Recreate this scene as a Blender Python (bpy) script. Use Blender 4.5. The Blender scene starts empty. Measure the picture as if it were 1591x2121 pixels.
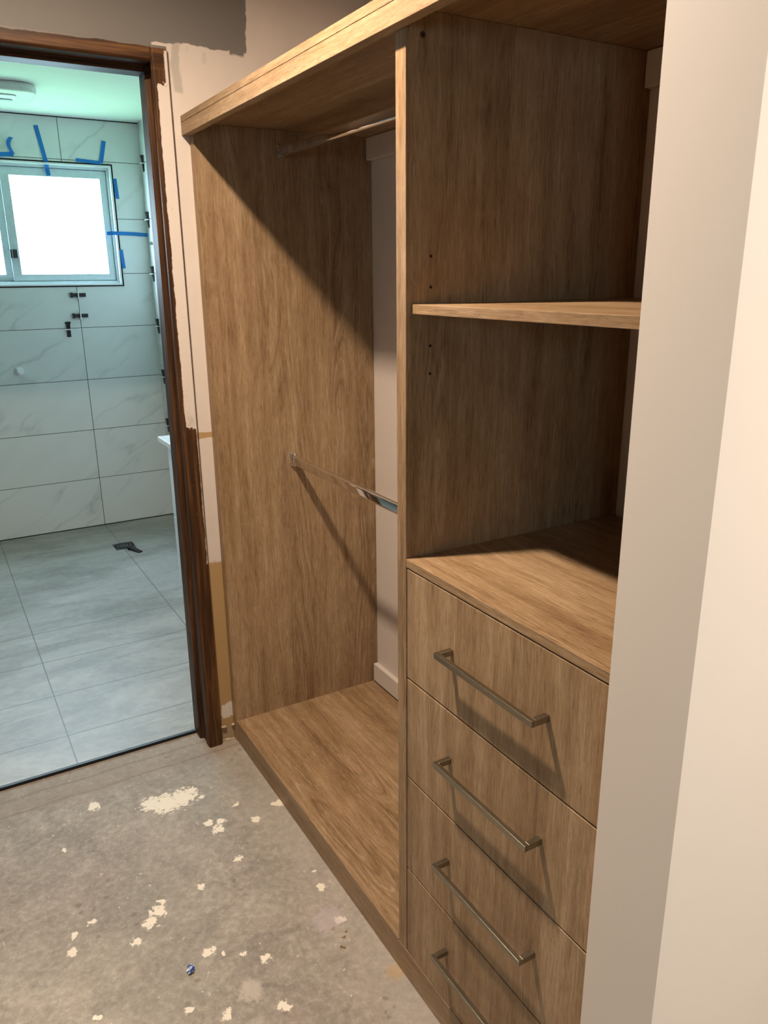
import bpy, bmesh, math, random
from mathutils import Vector, Matrix
random.seed(7)
S = bpy.context.scene
C = S.collection
# ------------------------------------------------------------------ camera
cd = bpy.data.cameras.new('camera'); cam = bpy.data.objects.new('camera', cd); C.objects.link(cam)
cam.location = (-0.7155, -2.24, 1.4925)
cam.rotation_euler = (1.2744, 0.0091, -0.5312)
cd.sensor_fit = 'HORIZONTAL'; cd.sensor_width = 36.0; cd.lens = 36.0 * 1607.7 / 1591.0
cd.clip_start = 0.02
S.camera = cam
# ------------------------------------------------------------------ view, world, lamps
S.view_settings.view_transform = 'Standard'; S.view_settings.look = 'None'
S.view_settings.gamma = 1.0; S.view_settings.use_curve_mapping = False
S.view_settings.exposure = 0.0
SKY = 37.0
w = bpy.data.worlds.new('sky'); S.world = w; w.use_nodes = True
bg = w.node_tree.nodes['Background']; bg.inputs[0].default_value = (0.55, 0.80, 0.97, 1); bg.inputs[1].default_value = SKY
def lamp(name, typ, loc, energy, col, size=0.1, rot=(0, 0, 0), **k):
    l = bpy.data.lights.new(name, typ); o = bpy.data.objects.new(name, l); C.objects.link(o)
    o.location = loc; o.rotation_euler = rot; l.energy = energy; l.color = col
    if typ == 'AREA': l.shape = k.get('shape', 'DISK'); l.size = size; l.size_y = k.get('size_y', size)
    if typ == 'AREA' and 'spread' in k: l.spread = k['spread']
    if typ == 'SPOT': l.shadow_soft_size = size; l.spot_size = k['spot']; l.spot_blend = k['blend']
    return o
WARM = (1.0, 0.81, 0.635)
LP = [(-0.51, -0.88, 2.398), (0.55, -2.75, 2.398), (-1.2, -3.6, 2.398)]  # last entry: unseen lamp added as fill
LE = [44.0, 60.0, 6.0]
LC = [WARM, (1.0, .87, .745), WARM]
for (p, e, c_) in zip(LP, LE, LC):
    lamp('downlight_lamp', 'AREA', p, e, c_, 0.085, spread=math.radians(166))
def portal(loc, rot, sx, sy):
    o = lamp('window_portal', 'AREA', loc, 1.0, (1, 1, 1), sx, rot, shape='RECTANGLE', size_y=sy)
    o.data.cycles.is_portal = True
portal((-0.237, 2.77, 1.773), (math.radians(-90), 0, 0), 1.2, 0.66)
portal((-1.98, -3.7, 1.65), (0, math.radians(-90), 0), .6, .5)  # portal of the added fill window

# ------------------------------------------------------------------ shape helpers
def link(name, bm, mat, parent=None, bevel=0, smooth=False):
    me = bpy.data.meshes.new(name); bmesh.ops.recalc_face_normals(bm, faces=bm.faces); bm.to_mesh(me); bm.free()
    o = bpy.data.objects.new(name, me); C.objects.link(o)
    if mat: me.materials.append(mat)
    if smooth:
        for f in me.polygons: f.use_smooth = True
    if bevel:
        m = o.modifiers.new('bevel', 'BEVEL'); m.width = bevel; m.segments = 2; m.limit_method = 'ANGLE'
    if parent: o.parent = parent
    return o
def box(bm, x0, x1, y0, y1, z0, z1):
    v = [bm.verts.new((x, y, z)) for x in (x0, x1) for y in (y0, y1) for z in (z0, z1)]
    for f in ((0, 1, 3, 2), (4, 6, 7, 5), (0, 4, 5, 1), (2, 3, 7, 6), (0, 2, 6, 4), (1, 5, 7, 3)):
        bm.faces.new([v[i] for i in f])
    return v
def boxes(*bs):
    bm = bmesh.new()
    for b in bs: box(bm, *b)
    return bm
def prism(bm, pts, h, M):
    """polygon pts (u,v) extruded by h along n, mapped by matrix M"""
    a = [bm.verts.new(M @ Vector((u, v, 0))) for u, v in pts]; b = [bm.verts.new(M @ Vector((u, v, h))) for u, v in pts]
    n = len(pts); bm.faces.new(a[::-1]); bm.faces.new(b)
    for i in range(n): bm.faces.new((a[i], a[(i + 1) % n], b[(i + 1) % n], b[i]))
def cyl(bm, M, r, h, n=24, r2=None):
    r2 = r if r2 is None else r2
    a = [bm.verts.new(M @ Vector((r * math.cos(t), r * math.sin(t), 0))) for t in [2 * math.pi * i / n for i in range(n)]]
    b = [bm.verts.new(M @ Vector((r2 * math.cos(t), r2 * math.sin(t), h))) for t in [2 * math.pi * i / n for i in range(n)]]
    bm.faces.new(a[::-1]); bm.faces.new(b)
    for i in range(n): bm.faces.new((a[i], a[(i + 1) % n], b[(i + 1) % n], b[i]))
def ring(bm, M, r0, r1, h, n=40):
    L = []
    for (r, z) in ((r0, 0), (r1, 0), (r1, h), (r0, h)):
        L.append([bm.verts.new(M @ Vector((r * math.cos(2 * math.pi * i / n), r * math.sin(2 * math.pi * i / n), z))) for i in range(n)])
    for k in range(4):
        for i in range(n): bm.faces.new((L[k][i], L[k][(i + 1) % n], L[(k + 1) % 4][(i + 1) % n], L[(k + 1) % 4][i]))
def rrect(x0, x1, y0, y1, r, n=6):
    out = []
    for cx, cy, a in ((x1 - r, y1 - r, 0), (x0 + r, y1 - r, 90), (x0 + r, y0 + r, 180), (x1 - r, y0 + r, 270)):
        for i in range(n + 1):
            t = math.radians(a + 90 * i / n); out.append((cx + r * math.cos(t), cy + r * math.sin(t)))
    return out
def frame_xz(bm, x0, x1, z0, z1, tw, y0, y1):
    """rectangular frame in the XZ plane, member width tw"""
    box(bm, x0, x1, y0, y1, z0, z0 + tw); box(bm, x0, x1, y0, y1, z1 - tw, z1)
    box(bm, x0, x0 + tw, y0, y1, z0 + tw, z1 - tw); box(bm, x1 - tw, x1, y0, y1, z0 + tw, z1 - tw)
T = Matrix.Translation
def RX(a): return Matrix.Rotation(math.radians(a), 4, 'X')
def RY(a): return Matrix.Rotation(math.radians(a), 4, 'Y')
def RZ(a): return Matrix.Rotation(math.radians(a), 4, 'Z')
def thing(name, label, cat, loc=(0, 0, 0), group=None):
    o = bpy.data.objects.new(name, None); C.objects.link(o); o.empty_display_size = 0.05
    o.location = loc; o['label'] = label; o['category'] = cat
    if group: o['group'] = group
    return o
def tag(o, label, cat, group=None):
    o['label'] = label; o['category'] = cat
    if group: o['group'] = group
    return o
def struct(o, label=None):
    o['kind'] = 'structure'
    if label: o['label'] = label
    return o
def sparent(name, label, loc=(0, 0, 0)):
    o = bpy.data.objects.new(name, None); C.objects.link(o); o.location = loc; o['kind'] = 'structure'; o['label'] = label
    return o
def keep(child, root):
    """geometry written in world coordinates under a root that sits elsewhere"""
    child.parent = root; child.matrix_parent_inverse = Matrix.Translation(-Vector(root.location)); return child

# ------------------------------------------------------------------ material helpers
class NT:
    def __init__(s, name):
        s.m = bpy.data.materials.new(name); s.m.use_nodes = True; s.t = s.m.node_tree
        s.b = s.t.nodes['Principled BSDF']
    def n(s, typ, **k):
        x = s.t.nodes.new(typ)
        for a, v in k.items(): setattr(x, a, v)
        return x
    def l(s, a, b): s.t.links.new(a, b)
    def set(s, sock, v):
        if isinstance(v, (int, float)): sock.default_value = v
        elif isinstance(v, tuple): sock.default_value = v if len(v) == len(sock.default_value) else (*v, 1)
        else: s.l(v, sock)
    def math(s, op, a, b=0.0, c=None, clamp=False):
        x = s.n('ShaderNodeMath', operation=op); x.use_clamp = clamp
        s.set(x.inputs[0], a); s.set(x.inputs[1], b)
        if c is not None: s.set(x.inputs[2], c)
        return x.outputs[0]
    def coord(s):
        g = s.n('ShaderNodeNewGeometry'); return g.outputs['Position']   # world metres
    def map(s, v, sc=(1, 1, 1), loc=(0, 0, 0), rot=(0, 0, 0)):
        x = s.n('ShaderNodeMapping'); x.inputs['Scale'].default_value = sc; x.inputs['Location'].default_value = loc
        x.inputs['Rotation'].default_value = rot; s.l(v, x.inputs[0]); return x.outputs[0]
    def noise(s, v, scale=1, detail=4, rough=.55, dist=0, color=False):
        x = s.n('ShaderNodeTexNoise'); x.inputs['Scale'].default_value = scale; x.inputs['Detail'].default_value = detail
        x.inputs['Roughness'].default_value = rough; x.inputs['Distortion'].default_value = dist; s.l(v, x.inputs['Vector'])
        return x.outputs['Color' if color else 'Fac']
    def ramp(s, v, stops, interp='LINEAR'):
        x = s.n('ShaderNodeValToRGB'); r = x.color_ramp; r.interpolation = interp
        while len(r.elements) < len(stops): r.elements.new(0.5)
        for e, (p, c) in zip(r.elements, stops):
            e.position = p; e.color = (c, c, c, 1) if isinstance(c, (int, float)) else (*c, 1)
        s.l(v, x.inputs[0]); return x.outputs[0]
    def mix(s, f, a, b, blend='MIX'):
        x = s.n('ShaderNodeMix', data_type='RGBA', blend_type=blend)
        s.set(x.inputs[0], f); s.set(x.inputs[6], a); s.set(x.inputs[7], b); return x.outputs[2]
    def xyz(s, v):
        x = s.n('ShaderNodeSeparateXYZ'); s.l(v, x.inputs[0]); return x.outputs
    def wob(s, v, scale, amt, detail=3):
        c = s.noise(v, scale, detail, .6, color=True)
        a = s.n('ShaderNodeVectorMath', operation='SUBTRACT'); s.l(c, a.inputs[0]); a.inputs[1].default_value = (.5, .5, .5)
        b = s.n('ShaderNodeVectorMath', operation='SCALE'); s.l(a.outputs[0], b.inputs[0]); b.inputs['Scale'].default_value = amt
        d = s.n('ShaderNodeVectorMath', operation='ADD'); s.l(v, d.inputs[0]); s.l(b.outputs[0], d.inputs[1]); return d.outputs[0]
    def bump(s, h, strength, dist=0.001):
        x = s.n('ShaderNodeBump'); x.inputs['Strength'].default_value = strength; x.inputs['Distance'].default_value = dist
        s.l(h, x.inputs['Height']); s.l(x.outputs[0], s.b.inputs['Normal'])
    def out(s, col, rough=.5, metal=0, spec=None):
        s.set(s.b.inputs['Base Color'], col); s.set(s.b.inputs['Roughness'], rough); s.b.inputs['Metallic'].default_value = metal
        if spec is not None: s.b.inputs['Specular IOR Level'].default_value = spec
        return s.m
def plain(name, col, rough=.5, metal=0, spec=None, var=.04):
    k = NT(name); v = k.coord(); n = k.noise(v, 35, 3)
    a = tuple(max(0, c * (1 - var)) for c in col); b = tuple(min(1, c * (1 + var)) for c in col)
    return k.out(k.ramp(n, [(.3, a), (.7, b)]), rough, metal, spec)

def oak(name, axis, off=(0, 0, 0), dark=.86):
    """wood-grain laminate, grain running along the axis"""
    k = NT(name); v = k.coord()
    rot = {'z': (0, 0, 0), 'y': (math.radians(90), 0, 0), 'x': (0, math.radians(90), 0)}[axis]
    v = k.map(v, (1, 1, 1), off, rot)
    v = k.wob(v, 3.0, .018, 2)
    broad = k.noise(k.map(v, (9, 9, .55)), 1, 4, .6)
    mid = k.noise(k.map(v, (34, 34, 1.8)), 1, 6, .72)
    fine = k.noise(k.map(v, (260, 260, 22)), 1, 4, .75)
    mott = k.noise(k.map(v, (22, 22, 9)), 1, 6, .75)
    f = k.math('ADD', k.math('MULTIPLY', broad, .24), k.math('MULTIPLY', mid, .33))
    f = k.math('ADD', f, k.math('MULTIPLY', fine, .27)); f = k.math('ADD', f, k.math('MULTIPLY', mott, .16))
    col = k.ramp(f, [(.37, (.150 * dark, .082 * dark, .037 * dark)), (.455, (.265 * dark, .161 * dark, .080 * dark)),
                     (.53, (.365 * dark, .238 * dark, .128 * dark)), (.62, (.500 * dark, .352 * dark, .214 * dark))])
    pal = k.ramp(k.noise(k.map(v, (260, 260, 14), (2, 8, 5)), 1, 3, .6), [(.55, 0.0), (.68, 1.0)])
    pg = k.ramp(k.noise(k.map(v, (16, 16, 2.2), (4, 4, 1)), 1, 3), [(.42, 0.0), (.60, 1.0)])
    col = k.mix(k.math('MULTIPLY', k.math('MULTIPLY', pal, pg), .45), col, (.52 * dark, .385 * dark, .255 * dark))
    # cathedral growth rings: contour lines of a stretched noise, only inside some bands
    cn = k.noise(k.map(v, (7, 7, .75), (3.1, 1.7, .4)), 1, 1, .4)
    rg = k.math('FRACT', k.math('MULTIPLY', cn, 26.0))
    line = k.ramp(rg, [(.0, 0.0), (.06, 1.0), (.30, 0.0)])
    gate = k.ramp(k.noise(k.map(v, (5, 5, .5), (9, 4, 2)), 1, 2), [(.55, 0.0), (.66, 1.0)])
    brk = k.ramp(k.noise(k.map(v, (90, 90, 14)), 1, 3), [(.42, 0.0), (.58, 1.0)])
    m = k.math('MULTIPLY', k.math('MULTIPLY', line, gate), brk)
    col = k.mix(k.math('MULTIPLY', m, .6), col, (.50 * dark, .37 * dark, .25 * dark))
    line2 = k.ramp(rg, [(.50, 0.0), (.62, 1.0), (.80, 0.0)])
    col = k.mix(k.math('MULTIPLY', k.math('MULTIPLY', line2, gate), .45), col, (.13 * dark, .07 * dark, .03 * dark))
    # short pores and cross flecks
    por = k.ramp(k.noise(k.map(v, (380, 380, 32), (1, 5, 2)), 1, 2), [(.60, 0.0), (.70, 1.0)])
    col = k.mix(k.math('MULTIPLY', por, .45), col, (.13 * dark, .07 * dark, .032 * dark))
    crs = k.ramp(k.noise(k.map(v, (14, 14, 60), (6, 2, 1)), 1, 3), [(.63, 0.0), (.75, 1.0)])
    col = k.mix(k.math('MULTIPLY', crs, .16), col, (.46 * dark, .32 * dark, .20 * dark))
    k.bump(fine, .12, .0008)
    return k.out(col, .48, 0, .35)
OAK_Z = oak('oak_vertical_grain', 'z')
OAK_Z2 = oak('oak_vertical_grain_drawers', 'z', (4.3, 2.2, 7.7))
OAK_Y = oak('oak_long_grain', 'y')
OAK_Y2 = oak('oak_long_grain_shelf', 'y', (1.3, 3.2, 2.7))
CHROME = NT('chrome'); CHROME.out((.82, .82, .84), .045, 1); CHROME = CHROME.m
k = NT('brushed_steel'); fn = k.noise(k.map(k.coord(), (900, 30, 900)), 1, 2)
STEEL = k.out(k.ramp(fn, [(.3, (.26, .235, .185)), (.7, (.36, .33, .265))]), .28, 1)
BLACK = plain('black_plastic', (.006, .006, .007), .45)
WHITE = plain('white_plastic', (.85, .86, .88), .4)
GAP = plain('dark_gap', (.004, .003, .003), .9)
ALU = plain('white_powder_coat', (.60, .68, .72), .35)
TAPE = plain('blue_masking_tape', (.0, .16, .50), .6, var=.1)
TAPEB = plain('blue_masking_tape_light', (.02, .24, .62), .6, var=.1)
CREAM = plain('cream_wall_paint', (.60, .525, .46), .7, var=.015)
SKIRT = plain('cream_skirting_gloss', (.62, .55, .48), .4, var=.01)
DARKWALL = plain('bounce_cutting_grey', (.20, .185, .165), .8, var=.02)  # dark tone given to unseen walls to cut bounced light
CEIL = plain('ceiling_paint', (.50, .48, .45), .85, var=.01)
BCEIL = plain('bathroom_ceiling_paint', (.80, .84, .80), .8, var=.01)
GLOSSW = plain('gloss_white_vanity', (.82, .83, .86), .2, var=.01)

# grey satin column paint
k = NT('greige_wall_paint'); n = k.noise(k.coord(), 3.0, 3)
STUBM = k.out(k.ramp(n, [(.3, (.66, .59, .52)), (.7, (.68, .61, .54))]), .6)
k.bump(k.noise(k.coord(), 260, 2), .05, .0005)

# door wall: cream paint with unpainted patches
def box_mask(k, X, Z, x0, x1, z0, z1, s=.004):
    def st(a, e, d):   # smoothstep-like rise
        return k.math('DIVIDE', k.math('SUBTRACT', a, e) if d > 0 else k.math('SUBTRACT', e, a), s, clamp=True)
    m = k.math('MULTIPLY', st(X, x0, 1), st(X, x1, -1)); m = k.math('MULTIPLY', m, st(Z, z0, 1))
    return k.math('MULTIPLY', m, st(Z, z1, -1))
k = NT('patchy_door_wall_paint'); P = k.coord()
W1 = k.wob(P, 9, .045, 5); X, Y, Z = k.xyz(W1)
W2 = k.wob(P, 38, .03, 5); X2, Y2, Z2 = k.xyz(W2)
col = k.ramp(k.noise(P, 12, 3), [(.3, (.60, .515, .445)), (.7, (.63, .55, .475))])
grey = (.165, .150, .130)
m = box_mask(k, X, Z, -3, .178, 2.070, 3, .003); col = k.mix(m, col, grey)
m = box_mask(k, X, Z, .12, .172, 2.058, 2.10, .006); col = k.mix(m, col, grey)
m = box_mask(k, X, Z, -3, -.085, 2.052, 2.10, .003); col = k.mix(m, col, grey)
m = box_mask(k, X, Z, -.036, -.008, 1.952, 2.075, .006); col = k.mix(k.math('MULTIPLY', m, .62), col, (.33, .30, .25))
m = box_mask(k, X2, Z2, .045, .062, 2.030, 2.068, .010); col = k.mix(k.math('MULTIPLY', m, .5), col, (.36, .33, .27))
m = box_mask(k, X2, Z2, .000, .012, 2.050, 2.075, .010); col = k.mix(k.math('MULTIPLY', m, .5), col, (.36, .33, .27))
tan = (.40, .25, .105)
m = box_mask(k, X2, Z2, -.07, .02, -.05, .640, .008); col = k.mix(m, col, tan)
m = box_mask(k, X, Z, -.07, .02, 1.031, 1.051, .001); col = k.mix(m, col, tan)
m = box_mask(k, X2, Z2, -.040, .02, .080, .138, .004); col = k.mix(m, col, (.66, .57, .48))
m = box_mask(k, X2, Z2, -.07, .02, -.02, .052, .004); col = k.mix(m, col, (.36, .26, .15))
DOORWALL = k.out(col, .7); k.bump(k.noise(P, 60, 4), .12, .002)

# door frame: dark stained timber, partly painted cream, worn
k = NT('dark_door_frame_timber'); P = k.coord()
gr = k.noise(k.map(P, (70, 70, 3)), 1, 5, .65); gx = k.noise(k.map(P, (3, 70, 70)), 1, 5, .65)
X0, Y0, Z0 = k.xyz(P)
top = k.math('GREATER_THAN', Z0, 2.003)
g = k.mix(top, gr, gx)
col = k.ramp(g, [(.32, (.022, .0095, .004)), (.5, (.056, .023, .008)), (.68, (.135, .062, .021))])
sc = k.ramp(k.noise(k.map(P, (160, 160, 90)), 1, 3), [(.72, 0.0), (.76, 1.0)])
col = k.mix(k.math('MULTIPLY', sc, .35), col, (.42, .28, .16))
W3 = k.wob(P, 30, .010, 4); X, Y, Z = k.xyz(W3)
W4 = k.wob(P, 90, .05, 4); Xa, Ya, Za = k.xyz(W4)
paint = box_mask(k, X, Za, -.0855, .0, 1.066, 1.968, .002)
sliver = box_mask(k, X, Za, -.0555, .0, .640, 1.9, .002)
topr = box_mask(k, X, Z, -.061, .0, 1.9, 2.048, .003)
paint = k.math('MAXIMUM', k.math('MAXIMUM', paint, sliver), topr)
# above the head board the wall paint laps over the wood
W5 = k.wob(P, 14, .014, 4); X5, Y5, Z5 = k.xyz(W5)
lap = k.math('DIVIDE', k.math('SUBTRACT', Z5, 2.0515), .002, clamp=True)
front = k.math('LESS_THAN', Y0, -.012)
paint = k.math('MULTIPLY', paint, front)
dirt = k.ramp(k.noise(P, 120, 3), [(.64, 0.0), (.72, 1.0)])
pc = k.mix(k.math('MULTIPLY', dirt, .25), (.61, .53, .46), (.25, .20, .16))
col = k.mix(paint, col, pc)
smear = k.math('MULTIPLY', box_mask(k, X, Za, -.082, -.055, 1.062, 1.12, .02), k.ramp(k.noise(k.map(P, (400, 400, 40)), 1, 3), [(.4, 0.0), (.6, 1.0)]))
col = k.mix(k.math('MULTIPLY', k.math('MULTIPLY', smear, front), .75), col, (.13, .075, .045))
col = k.mix(k.math('MULTIPLY', lap, front), col, grey)
FRAME = k.out(col, k.mix(paint, (.5, .5, .5, 1), (.6, .6, .6, 1)), 0, .22); k.bump(g, .2, .002)

# tiled bathroom wall
def tile_wall(name, horiz):
    k = NT(name); P = k.coord(); X, Y, Z = k.xyz(P)
    H = X if horiz == 'x' else Y
    def joint(v, off, per, w):
        f = k.math('FRACT', k.math('DIVIDE', k.math('SUBTRACT', v, off - w / 2 - per * 20), per))
        return k.math('LESS_THAN', f, w / per)
    jx = joint(H, .1111 if horiz == 'x' else .45, .6, .0034); jz = joint(Z, .3147, .3, .0030)
    j = k.math('MAXIMUM', jx, jz)
    # a different vein pattern on every tile
    ix = k.math('FLOOR', k.math('DIVIDE', k.math('SUBTRACT', H, .1111), .6)); iz = k.math('FLOOR', k.math('DIVIDE', k.math('SUBTRACT', Z, .3147), .3))
    cmb = k.n('ShaderNodeCombineXYZ'); k.l(k.math('MULTIPLY', ix, 3.7), cmb.inputs[0]); k.l(k.math('MULTIPLY', iz, 5.3), cmb.inputs[1])
    ad = k.n('ShaderNodeVectorMath', operation='ADD'); k.l(P, ad.inputs[0]); k.l(cmb.outputs[0], ad.inputs[1])
    R = k.map(ad.outputs[0], (1, 1, 1), (0, 0, 0), (0, math.radians(38), 0))
    V = k.wob(R, 3.0, .16, 5)
    vn = k.noise(k.map(V, (1.2, 1.2, 5.5)), 1, 3, .5)
    vein = k.math('ABSOLUTE', k.math('SUBTRACT', vn, .5))
    vm = k.ramp(vein, [(.0, 1.0), (.012, .45), (.045, 0.0)])
    gate = k.ramp(k.noise(R, 2.6, 2), [(.46, 0.0), (.62, 1.0)])
    vm = k.math('MULTIPLY', vm, gate)
    haze = k.ramp(k.noise(k.map(R, (2, 2, 7)), 1, 4), [(.5, 0.0), (.75, 1.0)])
    col = k.mix(k.math('MULTIPLY', haze, .22), (.74, .75, .74), (.60, .62, .62))
    col = k.mix(k.math('MULTIPLY', vm, .48), col, (.38, .40, .42))
    col = k.mix(j, col, (.045, .06, .06))
    return k.out(col, k.mix(j, (.38, .38, .38, 1), (.9, .9, .9, 1)), 0, .35)
TILEX = tile_wall('marble_look_wall_tile', 'x'); TILEY = tile_wall('marble_look_side_wall_tile', 'y')

# bathroom floor tile
k = NT('grey_stone_floor_tile'); P = k.coord(); X, Y, Z = k.xyz(P)
def joint(v, off, per, wd):
    f = k.math('FRACT', k.math('DIVIDE', k.math('SUBTRACT', v, off - wd / 2 - per * 20), per)); return k.math('LESS_THAN', f, wd / per)
jx = joint(X, .1111, .6, .004); jy = joint(Y, .2867, .3, .0045)
far = k.math('LESS_THAN', Y, 1.40)
j = k.math('MAXIMUM', jx, k.math('MULTIPLY', jy, far))
n1 = k.noise(k.map(P, (1.8, 4.5, 1)), 1, 7, .68, .6); n2 = k.noise(P, 40, 4)
n3 = k.ramp(k.noise(k.map(P, (2, 9, 1), (5, 1, 0)), 1, 6, .7, 1.2), [(.56, 0.0), (.72, 1.0)])
col = k.ramp(n1, [(.34, (.205, .20, .18)), (.5, (.30, .288, .262)), (.66, (.40, .385, .355))])
col = k.mix(k.math('MULTIPLY', n3, .5), col, (.50, .48, .45))
col = k.mix(.10, col, k.ramp(n2, [(.3, .15), (.7, .6)]))
col = k.mix(k.math('MULTIPLY', j, .9), col, (.11, .105, .095))
FTILE = k.out(col, .42, 0, .4)

# bare concrete slab with old paint splashes
k = NT('bare_concrete_slab'); P = k.coord()
a = k.noise(P, 2.2, 6, .62, .4); b = k.noise(P, 9, 6, .7, .8); c = k.noise(P, 55, 5, .75); sc_ = k.noise(k.map(P, (30, 5, 1), (0, 0, 0), (0, 0, .6)), 1, 6, .7, 1.5)
col = k.ramp(a, [(.36, (.215, .180, .148)), (.5, (.320, .275, .225)), (.64, (.43, .375, .31))])
col = k.mix(.62, col, k.ramp(b, [(.34, (.165, .140, .115)), (.5, (.305, .262, .215)), (.66, (.46, .40, .33))]))
pk = k.ramp(k.noise(k.map(P, (1, 1, 1), (7, 3, 0)), 4.5, 5, .65), [(.50, 0.0), (.66, 1.0)]); col = k.mix(k.math('MULTIPLY', pk, .35), col, (.335, .250, .215))
bl_ = k.ramp(k.noise(k.map(P, (1, 1, 1), (2, 9, 0)), 16, 6, .75, .6), [(.56, 0.0), (.68, 1.0)]); col = k.mix(k.math('MULTIPLY', bl_, .38), col, (.135, .115, .095))
col = k.mix(.34, col, k.ramp(c, [(.30, (.12, .10, .08)), (.5, (.30, .26, .21)), (.68, (.58, .51, .42))]))
gr_ = k.ramp(k.noise(P, 1.5, 3), [(.45, 0.0), (.65, 1.0)]); col = k.mix(k.math('MULTIPLY', gr_, .28), col, (.235, .245, .205))
# cooler lighter band by the wardrobe kick
X0, Y0, Z0 = k.xyz(k.wob(P, 5, .10, 4))
ed = k.math('DIVIDE', k.math('SUBTRACT', X0, -.16), .16, clamp=True); col = k.mix(k.math('MULTIPLY', ed, .38), col, (.46, .40, .355))
# brownish strip where the old threshold was, with faint ridges
th = k.math('DIVIDE', k.math('SUBTRACT', Y0, -.09), .05, clamp=True); col = k.mix(k.math('MULTIPLY', th, .45), col, (.275, .20, .14))
Xw, Yw, Zw = k.xyz(k.wob(P, 6, .03, 4))
for yl in (-.045, .03):
    rdg = k.ramp(k.math('ABSOLUTE', k.math('SUBTRACT', Yw, yl)), [(0, 1.0), (.008, 0.0)]); col = k.mix(k.math('MULTIPLY', rdg, .4), col, (.12, .09, .065))
# scratches
sr = k.ramp(k.math('ABSOLUTE', k.math('SUBTRACT', sc_, .5)), [(0, 1.0), (.008, 0.0)])
col = k.mix(k.math('MULTIPLY', k.math('MULTIPLY', sr, k.ramp(k.noise(P, 7, 2), [(.5, 0.0), (.6, 1.0)])), .30), col, (.55, .49, .42))
# dark damp spots
vo = k.n('ShaderNodeTexVoronoi'); vo.inputs['Scale'].default_value = 26; k.l(k.wob(P, 20, .03), vo.inputs['Vector'])
dk = k.math('MULTIPLY', k.ramp(vo.outputs['Distance'], [(.14, 1.0), (.22, 0.0)]), k.ramp(k.noise(P, 5, 3), [(.52, 0.0), (.60, 1.0)]))
col = k.mix(k.math('MULTIPLY', dk, .45), col, (.13, .105, .08))
vo2 = k.n('ShaderNodeTexVoronoi'); vo2.inputs['Scale'].default_value = 34; k.l(k.wob(P, 30, .03), vo2.inputs['Vector'])
wt = k.math('MULTIPLY', k.ramp(vo2.outputs['Distance'], [(.075, 1.0), (.10, 0.0)]), k.ramp(k.noise(P, 6, 3), [(.47, 0.0), (.55, 1.0)]))
col = k.mix(k.math('MULTIPLY', wt, .8), col, (.62, .53, .42))
stk = k.ramp(k.noise(k.map(k.wob(P, 8, .06), (95, 22, 1), (0, 0, 0), (0, 0, .9)), 1, 4, .6), [(.665, 0.0), (.70, 1.0)])
stk = k.math('MULTIPLY', stk, k.ramp(k.noise(P, 4.3, 3), [(.44, 0.0), (.56, 1.0)])); col = k.mix(k.math('MULTIPLY', stk, .65), col, (.60, .53, .44))
BL = [(-.484, -.128, .021), (-.335, -.205, .036), (-.295, -.226, .050), (-.250, -.226, .046), (-.218, -.205, .022), (-.201, -.413, .020), (-.215, -.375, .014),
      (-.185, -.385, .014), (-.007, -.398, .018), (-.022, -.39, .012), (-.095, -.430, .014), (-.425, -.625, .022), (-.452, -.650, .020), (-.409, -.600, .010),
      (-.496, -.690, .015), (-.618, -.595, .010), (-.590, -.278, .008), (-.048, -.760, .015), (-.054, -.878, .015), (-.249, -.888, .014),
      (-.327, -.824, .008), (-.264, -1.022, .016), (-.376, -.981, .012), (-.357, -.803, .015), (-.20, -.25, .010), (-.630, -.644, .012),
      (-.574, -.575, .010), (-.615, -.847, .010), (-.31, -.60, .012), (-.12, -.34, .009), (-.29, -.85, .008), (-.44, -.93, .010), (-.04, -.70, .007), (-.192, -.554, .012)]
Wp = k.wob(P, 42, .030, 4); fl = k.map(Wp, (1, 1, 0))
best = None
for (x, y, r) in BL:
    d = k.n('ShaderNodeVectorMath', operation='DISTANCE'); k.l(fl, d.inputs[0]); d.inputs[1].default_value = (x, y, 0)
    q = k.math('DIVIDE', d.outputs['Value'], r)
    best = q if best is None else k.math('MINIMUM', best, q)
best = k.math('ADD', best, k.math('MULTIPLY', k.math('SUBTRACT', k.noise(P, 75, 6, .75), .5), 3.6))
mask = k.ramp(best, [(.80, 1.0), (.88, 0.0)])
col = k.mix(k.math('MULTIPLY', mask, .95), col, (.80, .71, .58))
for (x, y, r, cc, s_) in [(-.012, -1.073, .026, (.46, .30, .13), .6), (-.080, -.896, .007, (.17, .10, .025), .9), (-.070, -.930, .006, (.17, .10, .025), .9), (-.058, -.915, .006, (.17, .10, .025), .9),
                          (-.31, -.95, .034, (.50, .43, .35), .7), (-.08, -.86, .05, (.46, .39, .39), .55), (-.088, -.955, .006, (.15, .09, .02), .9)]:
    d = k.n('ShaderNodeVectorMath', operation='DISTANCE'); k.l(fl, d.inputs[0]); d.inputs[1].default_value = (x, y, 0)
    mm = k.ramp(k.math('ADD', k.math('DIVIDE', d.outputs['Value'], r), k.math('MULTIPLY', k.math('SUBTRACT', k.noise(P, 90, 4), .5), 1.2)), [(.55, 1.0), (1.0, 0.0)])
    col = k.mix(k.math('MULTIPLY', mm, s_), col, cc)
CONC = k.out(col, .62, 0, .3); k.bump(k.mix(.5, b, c), .25, .003)

k = NT('grass_outside'); GRASS = k.out(k.ramp(k.noise(k.coord(), 8, 5), [(.3, (.13, .26, .12)), (.7, (.26, .44, .22))]), .9)
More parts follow.
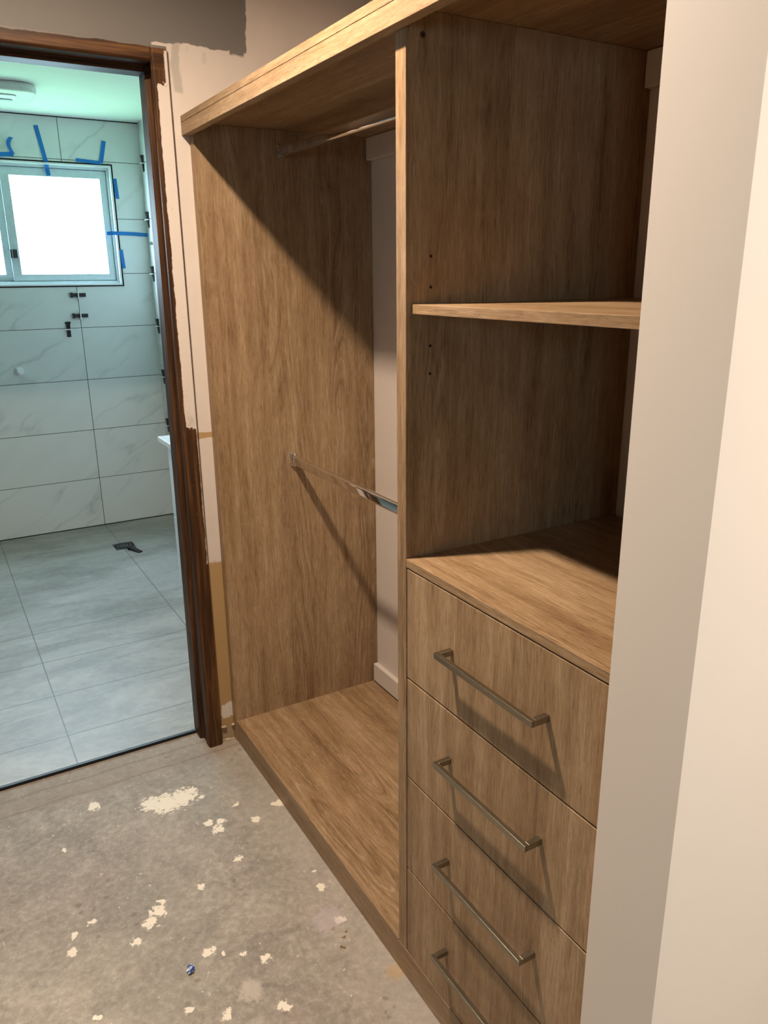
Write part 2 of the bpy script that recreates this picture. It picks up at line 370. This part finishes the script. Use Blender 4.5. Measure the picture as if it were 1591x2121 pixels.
# clear window glass
k = NT('window_glass'); tr = k.n('ShaderNodeBsdfTransparent'); gl = k.n('ShaderNodeBsdfGlossy'); gl.inputs['Roughness'].default_value = .02
mx = k.n('ShaderNodeMixShader'); mx.inputs[0].default_value = .06
k.l(tr.outputs[0], mx.inputs[1]); k.l(gl.outputs[0], mx.inputs[2]); k.l(mx.outputs[0], k.t.nodes['Material Output'].inputs['Surface']); GLASS = k.m
def emit(name, col, s):
    k = NT(name); k.b.inputs['Emission Color'].default_value = (*col, 1); k.b.inputs['Emission Strength'].default_value = s; return k.m
LAMPG = emit('lit_lamp_lens', (1, .8, .6), 12)

# ------------------------------------------------------------------ the setting
D = .5418; B = 2.6471; ZB = .010; CH = 2.42
struct(link('floor', boxes((-2.0, 2.7, -5.1, .092, -.12, 0)), CONC))
struct(link('floor', boxes((-2.0, D, .104, B, -.12, ZB)), FTILE), 'grey stone tiled bathroom floor')
struct(link('trim_1', boxes((-.99, -.098, .094, .1035, -.10, ZB - .0006)), BLACK), 'black edge strip along the bathroom threshold')
struct(link('ceiling', boxes((-2.0, 2.7, -5.1, .06, CH, CH + .1)), CEIL))
struct(link('ceiling', boxes((-2.0, D + .1, .06, B + .12, 2.3284, 2.3284 + .19)), BCEIL), 'pale bathroom ceiling')
# door wall with its opening (opening x -0.96..-0.052, z to 2.05)
struct(link('wall_back', boxes((-.052, D + .1, 0, .115, 0, 2.04), (-1.0, D + .1, 0, .115, 2.04, CH), (-2.0, -1.0, 0, .115, 0, CH)), DOORWALL),
       'cream wall with bare grey and tan patches around the doorway')
struct(link('wall_left', boxes((-2.0, -1.9, -5.1, -3.95, 0, CH), (-2.0, -1.9, -3.45, B + .1, 0, CH), (-2.0, -1.9, -3.95, -3.45, 0, 1.35), (-2.0, -1.9, -3.95, -3.45, 1.95, CH)), DARKWALL))
struct(link('wall_front', boxes((-2.0, 2.7, -5.2, -5.1, 0, CH)), DARKWALL))
struct(link('wall_right', boxes((D, D + .1, -1.70, 0, 0, CH)), CREAM), 'cream wall behind the wardrobe')
struct(link('wall_far_right', boxes((2.6, 2.7, -5.1, -1.70, 0, CH)), DARKWALL))
struct(link('wall_stub', boxes((-.0503, 2.7, -1.7600, -1.6450, 0, CH)), STUBM), 'plain wall end standing right beside the drawers')
# bathroom walls
wx0, wx1, wz0, wz1 = -.850, .378, 1.4435, 2.1035
struct(link('wall_bathroom_back', boxes((-2.0, wx0, B, B + .11, 0, 2.3284), (wx1, D + .1, B, B + .11, 0, 2.3284), (wx0, wx1, B, B + .11, 0, wz0), (wx0, wx1, B, B + .11, wz1, 2.3284)), TILEX),
       'white marble look tiled wall around the bathroom window')
struct(link('wall_bathroom_right', boxes((D, D + .1, .115, B, 0, 2.3284)), TILEY), 'white tiled side wall of the bathroom')
bm = boxes((-1.9, -.1, B - .002, B, 2.3235, 2.3284), (-.1, D, B - .002, B, 2.3235, 2.3284)); struct(link('trim_2', bm, GAP), 'dark ungrouted gap under the bathroom ceiling')
bm = boxes((-1.9, D, B - .0015, B, ZB, ZB + .003)); struct(link('trim_3', bm, GAP), 'dark ungrouted gap at the foot of the tiles')
struct(link('ground', boxes((-9, 9, B + .3, 16, -.6, -.5)), GRASS), 'grass outside the bathroom window')
# skirting and cleats behind the wardrobe
struct(link('baseboard_right', boxes((D - .0186, D, -1.055, -.0325, 0.079, .147)), SKIRT, bevel=.002), 'cream skirting board behind the hanging bay')
struct(link('trim_4', boxes((D - .020, D, -1.061, -.033, 1.8205, 1.8825), (D - .020, D, -1.62, -1.096, 1.8205, 1.8825)), CREAM, bevel=.002), 'cream batten under the top shelf')

# door frame
fr = sparent('door_1', 'dark stained timber door frame, partly painted cream', (-.52, 0, 0))
def jamb(xf, s):   # s=+1: right jamb, xf = opening side
    # plan profile, opening side to the left for s=+1
    prof = [(.0, -.014), (.006, -.020), (.043, -.020), (.043, .115), (-.006, .115), (-.010, .111), (-.010, .054), (-.006, .050), (.0, .050), (.003, .046), (.003, .018), (.0, .014)]
    bm = bmesh.new(); prism(bm, [(xf + s * a, b) for a, b in prof], 2.0615, T((0, 0, -.004)))
    for v in bm.verts:      # the frame leans a little out of plumb on the bathroom side
        if v.co.z > 1 and v.co.y > .012: v.co.x += s * .011
    return bm
keep(link('jamb', jamb(-.0955, 1), FRAME, bevel=.0012), fr)
keep(link('jamb', jamb(-.925, -1), FRAME, bevel=.0012), fr)
bm = bmesh.new()
prof = [(-.014, 2.020), (-.020, 2.026), (-.020, 2.0575), (.115, 2.0575), (.115, 2.013), (.111, 2.009), (.054, 2.009), (.050, 2.013), (.050, 2.020), (.046, 2.023), (.018, 2.023), (.014, 2.020)]
M = Matrix(((0, 0, 1, -.925), (1, 0, 0, 0), (0, 1, 0, 0), (0, 0, 0, 1)))
prism(bm, prof, .925 - .0955, M); keep(link('head', bm, FRAME, bevel=.0012), fr)
# crumbled plaster at the foot of the jamb
bm = bmesh.new()
for i in range(14):
    x = random.uniform(-.05, -.003); r = random.uniform(.003, .007)
    bmesh.ops.create_icosphere(bm, subdivisions=1, radius=r, matrix=T((x, random.uniform(-.008, -.001), random.choice([.0, .05, .052]) + random.uniform(0, .004))) @ RX(random.uniform(0, 90)) @ Matrix.Diagonal((1.6, .8, .7, 1)))
struct(link('trim_5', bm, plain('crumbled_plaster', (.50, .40, .29), .9, var=.2)), 'crumbled plaster at the foot of the wall')

# bathroom window
wd = sparent('window_1', 'white aluminium sliding window in the tiled wall', (-.237, B, wz0))
bm = bmesh.new(); frame_xz(bm, wx0, wx1, wz0, wz1, .007, B - .0025, B + .03)
keep(link('window_gap', bm, GAP), wd)['label'] = 'black gap around the window'
bm = bmesh.new(); frame_xz(bm, wx0 + .007, wx1 - .007, wz0 + .007, wz1 - .007, .011, B - .001, B + .055)
keep(link('window_liner', bm, WHITE, bevel=.001), wd)
bm = bmesh.new(); frame_xz(bm, wx0 + .018, wx1 - .018, wz0 + .018, wz1 - .018, .014, B + .024, B + .075)
keep(link('window_frame', bm, ALU, bevel=.001), wd)
bm = bmesh.new(); frame_xz(bm, wx0 + .032, wx1 - .032, wz0 + .032, wz1 - .032, .003, B + .034, B + .06)
keep(link('window_seal', bm, GAP), wd)
def sash(x0, x1, y, sl, sr):
    z0, z1 = wz0 + .0345, wz1 - .0345
    bm = boxes((x0, x1, y, y + .018, z0, z0 + .036), (x0, x1, y, y + .018, z1 - .042, z1), (x0, x0 + sl, y, y + .018, z0 + .036, z1 - .042), (x1 - sr, x1, y, y + .018, z0 + .036, z1 - .042))
    s = keep(link('sash', bm, ALU, bevel=.0015), wd)
    g = link('pane', boxes((x0 + sl, x1 - sr, y + .008, y + .011, z0 + .036, z1 - .042)), GLASS, s)
    return s
sash(-.207, wx1 - .0345, B + .033, .045, .036)
sash(wx0 + .034, -.190, B + .053, .036, .052)
lk = boxes((-.2, -.172, B + .008, B + .031, 1.600, 1.646), (-.21, -.195, B + .016, B + .031, 1.600, 1.646)); keep(link('latch', lk, plain('dark_grey_latch', (.03, .035, .035), .5), bevel=.003), wd)

# unseen window added behind the camera for cool fill, with its glass
w2 = sparent('fill_window', 'added unseen bedroom window behind the viewer, for cool daylight fill', (-1.95, -3.7, 1.35))
bm = bmesh.new()
for a in ((-1.97, -1.92, -3.95, -3.91, 1.35, 1.95), (-1.97, -1.92, -3.49, -3.45, 1.35, 1.95), (-1.97, -1.92, -3.91, -3.49, 1.35, 1.39), (-1.97, -1.92, -3.91, -3.49, 1.91, 1.95)): box(bm, *a)
keep(link('window_frame', bm, ALU), w2)
keep(link('pane', boxes((-1.948, -1.945, -3.91, -3.49, 1.39, 1.91)), GLASS), w2)

# ------------------------------------------------------------------ wardrobe
t = .031; y1 = -1.0630; y2 = y1 - t; ZT = 1.8832
wr = thing('wardrobe', 'tall open oak look wardrobe carcass with hanging bay beside the doorway', 'wardrobe', (0, 0, 0))
link('end_panel', boxes((-.003, D - .0005, -t, -.0006, 0, ZT)), OAK_Z, wr, bevel=.0008)
dv = link('divider_panel', boxes((0, D - .0005, y2, y1, 0, ZT)), OAK_Z, wr, bevel=.0008)
link('base_shelf', boxes((0, D - .0192, y1 + .0003, -t - .0003, .060, .0778)), OAK_Y, wr, bevel=.0008)
link('kickboard', boxes((-.0012, .016, -1.6425, -.001, .0005, .0738)), OAK_Y2, wr, bevel=.0008)
link('kickboard_edge', boxes((-.0012, -.0002, y1, -t, .0738, .0776)), OAK_Y2, wr)
link('side_panel', boxes((0, D - .0005, -1.6435, -1.6255, .0745, ZT)), OAK_Z, wr, bevel=.0008)
Mr = T((0, y2, 0)) @ RX(90)
def disc(name, x, z, r, mat, par, y=y2, sgn=-1):
    bm = bmesh.new(); cyl(bm, T((x, y + sgn * .0004, z)) @ RX(90), r, .0006, 16); return link(name, bm, mat, par)
HOLE = plain('dark_drilled_hole', (.02, .010, .004), .9)
for z in (1.522, 1.472, 1.374, 1.326): disc('pin_hole', .0495, z, .0026, HOLE, dv)
bm = bmesh.new(); ring(bm, T((.031, y2 - .0002, 1.848)) @ RX(90), .0034, .0052, .0010, 20); link('screw_collar', bm, plain('brown_cap', (.10, .05, .02), .5), dv)
bm = bmesh.new(); cyl(bm, T((.031, y2 - .0001, 1.848)) @ RX(90), .0034, .0005, 16); sw = link('screw', bm, HOLE, dv)

ts = link('top_shelf', boxes((-.0016, D - .0005, -1.6430, -.0004, ZT + .0003, 1.9012)), OAK_Y, wr, bevel=.0006)
link('front_edge', boxes((-.0241, -.0018, -1.6430, -.0004, 1.8862, 1.9018)), OAK_Y2, ts, bevel=.0008)
link('fascia', boxes((-.0241, -.0018, -1.6430, -.0004, 1.8541, 1.8852)), OAK_Y2, ts, bevel=.0008)

as_ = link('adjustable_shelf', boxes((.0108, D - .01, -1.6245, y2 - .0004, 1.4286, 1.4445)), OAK_Y2, bevel=.0008)
tag(as_, 'single oak look adjustable shelf in the open bay above the drawers', 'shelf')

# drawer unit
du = thing('drawer_unit', 'oak look chest of drawers with flat worktop built in beside the hanging bay', 'chest of drawers', (0, -1.36, .074))
ya, yb = -1.6245, y2 - .0008
keep(link('worktop', boxes((-.0004, D - .0192, ya, yb, .9726, .9888)), OAK_Y2, bevel=.0008), du)
keep(link('carcass', boxes((.022, D - .0192, ya, ya + .016, .0745, .972), (.022, D - .0192, yb - .016, yb, .0745, .972), (D - .035, D - .0192, ya + .016, yb - .016, .0745, .972), (.022, D - .035, ya + .016, yb - .016, .0745, .09)),
          plain('drawer_carcass_inside', (.06, .035, .02), .8)), du)
zs = [.9702, .7439, .5218, .2966, .0752]
def handle(zc):
    yc0, yc1 = -1.2385, -1.4930
    bm = boxes((-.0350, -.0265, yc1, yc0, zc - .0055, zc + .0055), (-.0266, -.0002, yc1, yc1 + .0095, zc - .0055, zc + .0055), (-.0266, -.0002, yc0 - .0095, yc0, zc - .0055, zc + .0055))
    return bm
hz = [.864, .6455, .4215, .2040]
for i in range(4):
    zt = zs[i] - (.0005 if i == 0 else .0018); zb = zs[i + 1] + (.0018 if i < 3 else 0)
    f = keep(link('drawer', boxes((0, .018, ya + .001, yb - .0026, zb, zt)), OAK_Z2, bevel=.0011), du)
    h = link('handle', handle(hz[i]), STEEL, f, bevel=.0008); h['label'] = 'brushed steel bar handle'

# hanging rails
def oval_rail(name, x, z, label):
    r = thing(name, label, 'hanging rail', (x, -.55, z), 'chrome oval hanging rails')
    pts = rrect(-.0075, .0075, -.015, .015, .0074, 16)
    M = Matrix(((1, 0, 0, 0), (0, 0, 1, (y1 + .0012) + .55), (0, 1, 0, 0), (0, 0, 0, 1)))
    bm = bmesh.new(); prism(bm, pts, (-t - .0012) - (y1 + .0012), M)
    o = link('rail_tube', bm, CHROME, r)
    for p in o.data.polygons: p.use_smooth = len(p.vertices) == 4
    o.data.set_sharp_from_angle(angle=math.radians(50))
    for yy, s in ((-t - .0006, -1), (y1 + .0006, 1)):
        bm = bmesh.new()
        yA = yy + .55
        Mb = Matrix(((1, 0, 0, 0), (0, 0, s, yA), (0, 1, 0, 0), (0, 0, 0, 1)))
        prism(bm, rrect(-.0095, .0095, -.018, .024, .009, 6), .0022, Mb)          # back plate with a screw lug on top
        # U shaped cup round the tube
        for sx in (-1, 1): box(bm, sx * .0092 - .0011, sx * .0092 + .0011, min(yA, yA + s * .012), max(yA, yA + s * .012), -.008, .010)
        for a in range(200, 341, 20):
            aa = math.radians(a); box(bm, .0095 * math.cos(aa) - .0018, .0095 * math.cos(aa) + .0018, min(yA, yA + s * .012), max(yA, yA + s * .012), -.008 + .0098 * math.sin(aa) - .001, -.008 + .0098 * math.sin(aa) + .0015)
        br = link('bracket', bm, CHROME, r, bevel=.0004)
        bm = bmesh.new(); cyl(bm, T((0, yA + s * .0022, .0195)) @ RX(90 if s < 0 else -90), .0034, .0014, 14, .0024); link('screw', bm, STEEL, br)
    return r
oval_rail('hanging_rail', .2432, 1.8255, 'upper chrome hanging rail tucked just under the top shelf')
oval_rail('hanging_rail', .2432, .9385, 'lower chrome hanging rail at mid height of the hanging bay')

# ------------------------------------------------------------------ bathroom things
# vanity against the right wall
va = thing('vanity', 'white bathroom vanity with pale stone top, half hidden behind the door frame', 'vanity', (.37, 1.0, ZB))
keep(link('cabinet_body', boxes((.2135, D - .001, .62, 1.335, ZB + .0005, .762)), GLOSSW, bevel=.002), va)
keep(link('countertop', boxes((.168, D - .001, .60, 1.352, .7625, .7865)), plain('pale_vanity_top', (.84, .80, .80), .3), bevel=.003), va)
for i, (z0, z1) in enumerate(((.060, .400), (.404, .752))):
    keep(link('drawer_front', boxes((.2050, .2132, .621, 1.334, z0, z1)), GLOSSW, bevel=.002), va)
# ceiling heater / light
hl = thing('ceiling_light', 'rounded white light and fan unit on the bathroom ceiling', 'ceiling light', (-.34, 2.03, 2.328))
bm = bmesh.new(); prism(bm, rrect(-.62, -.078, 1.885, 2.20, .085), .040, T((0, 0, 2.288))); keep(link('housing', bm, plain('white_fan_housing', (.72, .76, .74), .35), bevel=.012), hl)
bm = bmesh.new(); prism(bm, rrect(-.55, -.16, 1.97, 2.14, .03), .006, T((0, 0, 2.282))); keep(link('cover_panel', bm, WHITE, bevel=.003), hl)
bm = bmesh.new(); prism(bm, rrect(-.24, -.17, 2.05, 2.085, .012), .006, T((0, 0, 2.2765))); keep(link('badge', bm, ALU, bevel=.001), hl)
# floor drain
dr = thing('floor_drain', 'small square dark floor waste with round grate in the bathroom floor', 'drain', (.122, 2.172, ZB))
bm = bmesh.new(); box(bm, -.056, .056, -.056, .056, .0003, .0022); link('drain_frame', bm, plain('dark_steel', (.06, .065, .07), .4, .6), dr, bevel=.0005)
bm = bmesh.new()
for r in (.016, .032): ring(bm, T((0, 0, .0023)), r, r + .007, .0022)
cyl(bm, T((0, 0, .0023)), .006, .0022, 20); g = link('grate', bm, plain('grey_grate', (.10, .11, .115), .35, .6), dr)
bm = bmesh.new(); ring(bm, T((0, 0, .0021)), .0455, .0535, .0012); ring(bm, T((0, 0, .0021)), .0245, .031, .0012); link('slot', bm, GAP, dr)

# levelling wedge: long bar with forked end and a white clip across it
def wedge_bm(L=.086, wdt=.021, th0=.014, th1=.004):
    """u = length (fork at -u), v = width, n = outwards"""
    bm = bmesh.new(); h = wdt / 2
    out = [(L / 2, -h), (L / 2, h), (-L / 2 + .016, h), (-L / 2 + .010, h + .0035), (-L / 2, h + .0035), (-L / 2, h - .003), (-L / 2 + .009, .0), (-L / 2, -h + .003), (-L / 2, -h - .0035), (-L / 2 + .010, -h - .0035), (-L / 2 + .016, -h)]
    a = []; b = []
    for u, v in out:
        th = th0 + (th1 - th0) * (u + L / 2) / L
        a.append(bm.verts.new((u, v, .0006))); b.append(bm.verts.new((u, v, th)))
    n = len(out); bm.faces.new(a[::-1]); bm.faces.new(b)
    for i in range(n): bm.faces.new((a[i], a[(i + 1) % n], b[(i + 1) % n], b[i]))
    bmesh.ops.triangulate(bm, faces=[f for f in bm.faces if len(f.verts) > 4])
    return bm
def clip_bm():
    bm = bmesh.new()
    box(bm, -.0022, .0022, -.0200, -.0125, .0003, .0148); box(bm, -.0022, .0022, .0125, .0200, .0003, .0148); box(bm, -.0028, .0028, -.0225, .0225, .0150, .020)
    return bm
def basis(o, u, v, n):
    u, v, n = Vector(u), Vector(v), Vector(n); return Matrix(((u.x, v.x, n.x, o[0]), (u.y, v.y, n.y, o[1]), (u.z, v.z, n.z, o[2]), (0, 0, 0, 1)))
cl0 = thing('tile_levelling_clip', 'upper of the two black levelling wedges lying across the vertical joint under the window', 'tile clip', group='tile levelling clips on the back wall')
link('wedge', wedge_bm(), BLACK, cl0); link('white_clip', clip_bm(), WHITE, cl0)
def copy_thing(src, M, label, group):
    r = src.copy(); C.objects.link(r); r.matrix_world = M; r['label'] = label; r['group'] = group
    for ch in src.children:
        c_ = ch.copy(); C.objects.link(c_); c_.parent = r
    return r
ub = lambda o, up=False: basis(o, (0, 0, -1) if up else (1, 0, 0), (1, 0, 0) if up else (0, 0, 1), (0, -1, 0))
cl0.matrix_world = ub((.1125, B - .0005, 1.398))
copy_thing(cl0, ub((.1125, B - .0005, 1.283)), 'lower of the two black levelling wedges lying across the vertical joint under the window', 'tile levelling clips on the back wall')
copy_thing(cl0, ub((.0385, B - .0005, 1.2147 - .006), True), 'upright black levelling wedge on the horizontal joint left of the vertical joint', 'tile levelling clips on the back wall')
nm = ['topmost black wedge on the side wall by the door frame, level with the window top', 'black wedge on the side wall, second from the top, above the long blue tape', 'black wedge on the side wall level with the window bottom',
      'black wedge on the side wall level with the upright wedge of the back wall', 'black wedge on the side wall, second above the vanity', 'black wedge on the side wall just above the vanity top']
for i, (y, z) in enumerate([(2.587, 2.1147), (2.587, 1.8147), (2.585, 1.5147), (2.578, 1.2147), (2.556, .9147), (2.560, .6147)]):
    # the ones lowest on the wall stand at the vanity splash line
    copy_thing(cl0, basis((D - .0005, y, z - .004), (0, 0, -1), (0, -1, 0), (-1, 0, 0)), nm[i], 'tile levelling clips on the side wall')
lw = thing('levelling_wedge', 'loose black levelling wedge lying on the bathroom floor beside the drain', 'wedge', (0, 0, 0))
link('wedge_body', wedge_bm(.096, .026, .018, .005), BLACK, lw)
lw.matrix_world = T((.156, 2.052, ZB + .0005)) @ RZ(-66)
# pipe caps
bm = bmesh.new(); M = basis((-.250, B - .0003, .989), (1, 0, 0), (0, 0, 1), (0, -1, 0)); cyl(bm, M, .024, .006, 32); cyl(bm, M @ T((0, 0, .006)), .0185, .012, 32, .015)
tag(link('blanking_plug', bm, WHITE, bevel=.0012), 'round white blanking plug on the tiles below the bathroom window', 'plug')
bm = bmesh.new(); M = basis((D - .0003, 2.552, 1.68), (0, 0, 1), (0, -1, 0), (-1, 0, 0)); cyl(bm, M, .010, .016, 24, .008)
tag(link('pipe_stub', bm, STEEL, bevel=.001), 'small grey pipe stub on the side wall below the long blue tape', 'pipe')

# blue tape strips: path of points on the wall, flat width direction
def strip(pts, wdt, side, n, th=.0008, mat=TAPE):
    bm = bmesh.new(); side = Vector(side).normalized(); n = Vector(n)
    rows = []
    for p in pts:
        p = Vector(p); rows.append([bm.verts.new(p + side * wdt / 2), bm.verts.new(p - side * wdt / 2), bm.verts.new(p - side * wdt / 2 + n * th), bm.verts.new(p + side * wdt / 2 + n * th)])
    for a, b in zip(rows, rows[1:]):
        for i in range(4): bm.faces.new((a[i], a[(i + 1) % 4], b[(i + 1) % 4], b[i]))
    bm.faces.new(rows[0][::-1]); bm.faces.new(rows[-1]); return bm
Yt = B - .0034; n_ = (0, -1, 0)
def sdir(a, b):
    d = Vector((b[0] - a[0], 0, b[2] - a[2])).normalized(); return (d.z, 0, -d.x)
G = 'blue tape strips round the bathroom window'
def tape(pts, wdt, label, mat=TAPE, side=None):
    return tag(link('masking_tape', strip(pts, wdt, side or sdir(pts[0], pts[-1]), n_, mat=mat), mat), label, 'tape', G)
tape([(.000, Yt, 2.276), (.028, Yt, 2.106), (.030, Yt + .001, 2.098), (.034, B + .018, 2.066), (.038, B + .018, 2.030)], .022, 'long slanting blue tape hanging over the middle of the window head')
tape([(.186, Yt, 2.116), (.318, Yt, 2.108)], .018, 'short level blue tape along the window head, right of the middle')
tape([(.346, Yt - .001, 2.222), (.318, Yt - .001, 2.108)], .023, 'short steep blue tape rising from the right of the window head')
tape([(.385, Yt, 2.030), (.390, Yt, 1.923)], .020, 'upper upright blue tape beside the right window edge')
tape([(.312, B + .004, 1.735), (.345, Yt - .0005, 1.737), (.372, Yt, 1.737), (.455, Yt, 1.735), (.5405, Yt, 1.730)], .020, 'long level blue tape reaching from the window to the corner')
tape([(.380, Yt, 1.647), (.387, Yt, 1.543)], .020, 'lower upright blue tape beside the right window edge')
tape([(-.33, Yt, 2.108), (-.20, Yt, 2.121), (-.128, Yt, 2.126)], .022, 'level blue tape at the window head near the left picture edge')
cv = [(-.130, Yt - .003, 2.128), (-.138, Yt - .008, 2.142), (-.147, Yt - .014, 2.160), (-.149, Yt - .018, 2.176), (-.143, Yt - .020, 2.192), (-.133, Yt - .016, 2.204), (-.124, Yt - .010, 2.206)]
tape(cv, .020, 'curled blue tape end standing up at the left of the window head', side=(1, 0, -.25))

# crumpled scrap on the concrete
bm = bmesh.new(); bmesh.ops.create_icosphere(bm, subdivisions=3, radius=.008)
for v in bm.verts: v.co = Vector((v.co.x * 1.0, v.co.y * 1.5, v.co.z * .55)) * random.uniform(.62, 1.25)
k = NT('blue_plastic_scrap'); SCR = k.out(k.ramp(k.noise(k.coord(), 130, 2), [(.45, (.02, .05, .22)), (.53, (.45, .52, .66))], 'CONSTANT'), .25)
o = link('plastic_scrap', bm, SCR); o.location = (-.409, -.834, .0052); o.rotation_euler = (0, 0, -.5)
tag(o, 'small crumpled blue and white plastic scrap on the concrete floor', 'scrap')

# ceiling downlights (above and behind the picture; the last is an added fill lamp)
G2 = 'round ceiling downlights'
lab = ['round ceiling downlight above the wardrobe passage', 'round ceiling downlight behind the wall end', 'added unseen fill downlight in the bedroom behind the viewer']
for i, p in enumerate(LP):
    dl = thing('ceiling_downlight', lab[i], 'downlight', (p[0], p[1], CH), G2)
    bm = bmesh.new(); ring(bm, T((0, 0, -.006)), .046, .058, .006); link('trim_ring', bm, WHITE, dl)
    bm = bmesh.new(); cyl(bm, T((0, 0, -.004)), .045, .003, 32); link('lens', bm, LAMPG, dl)
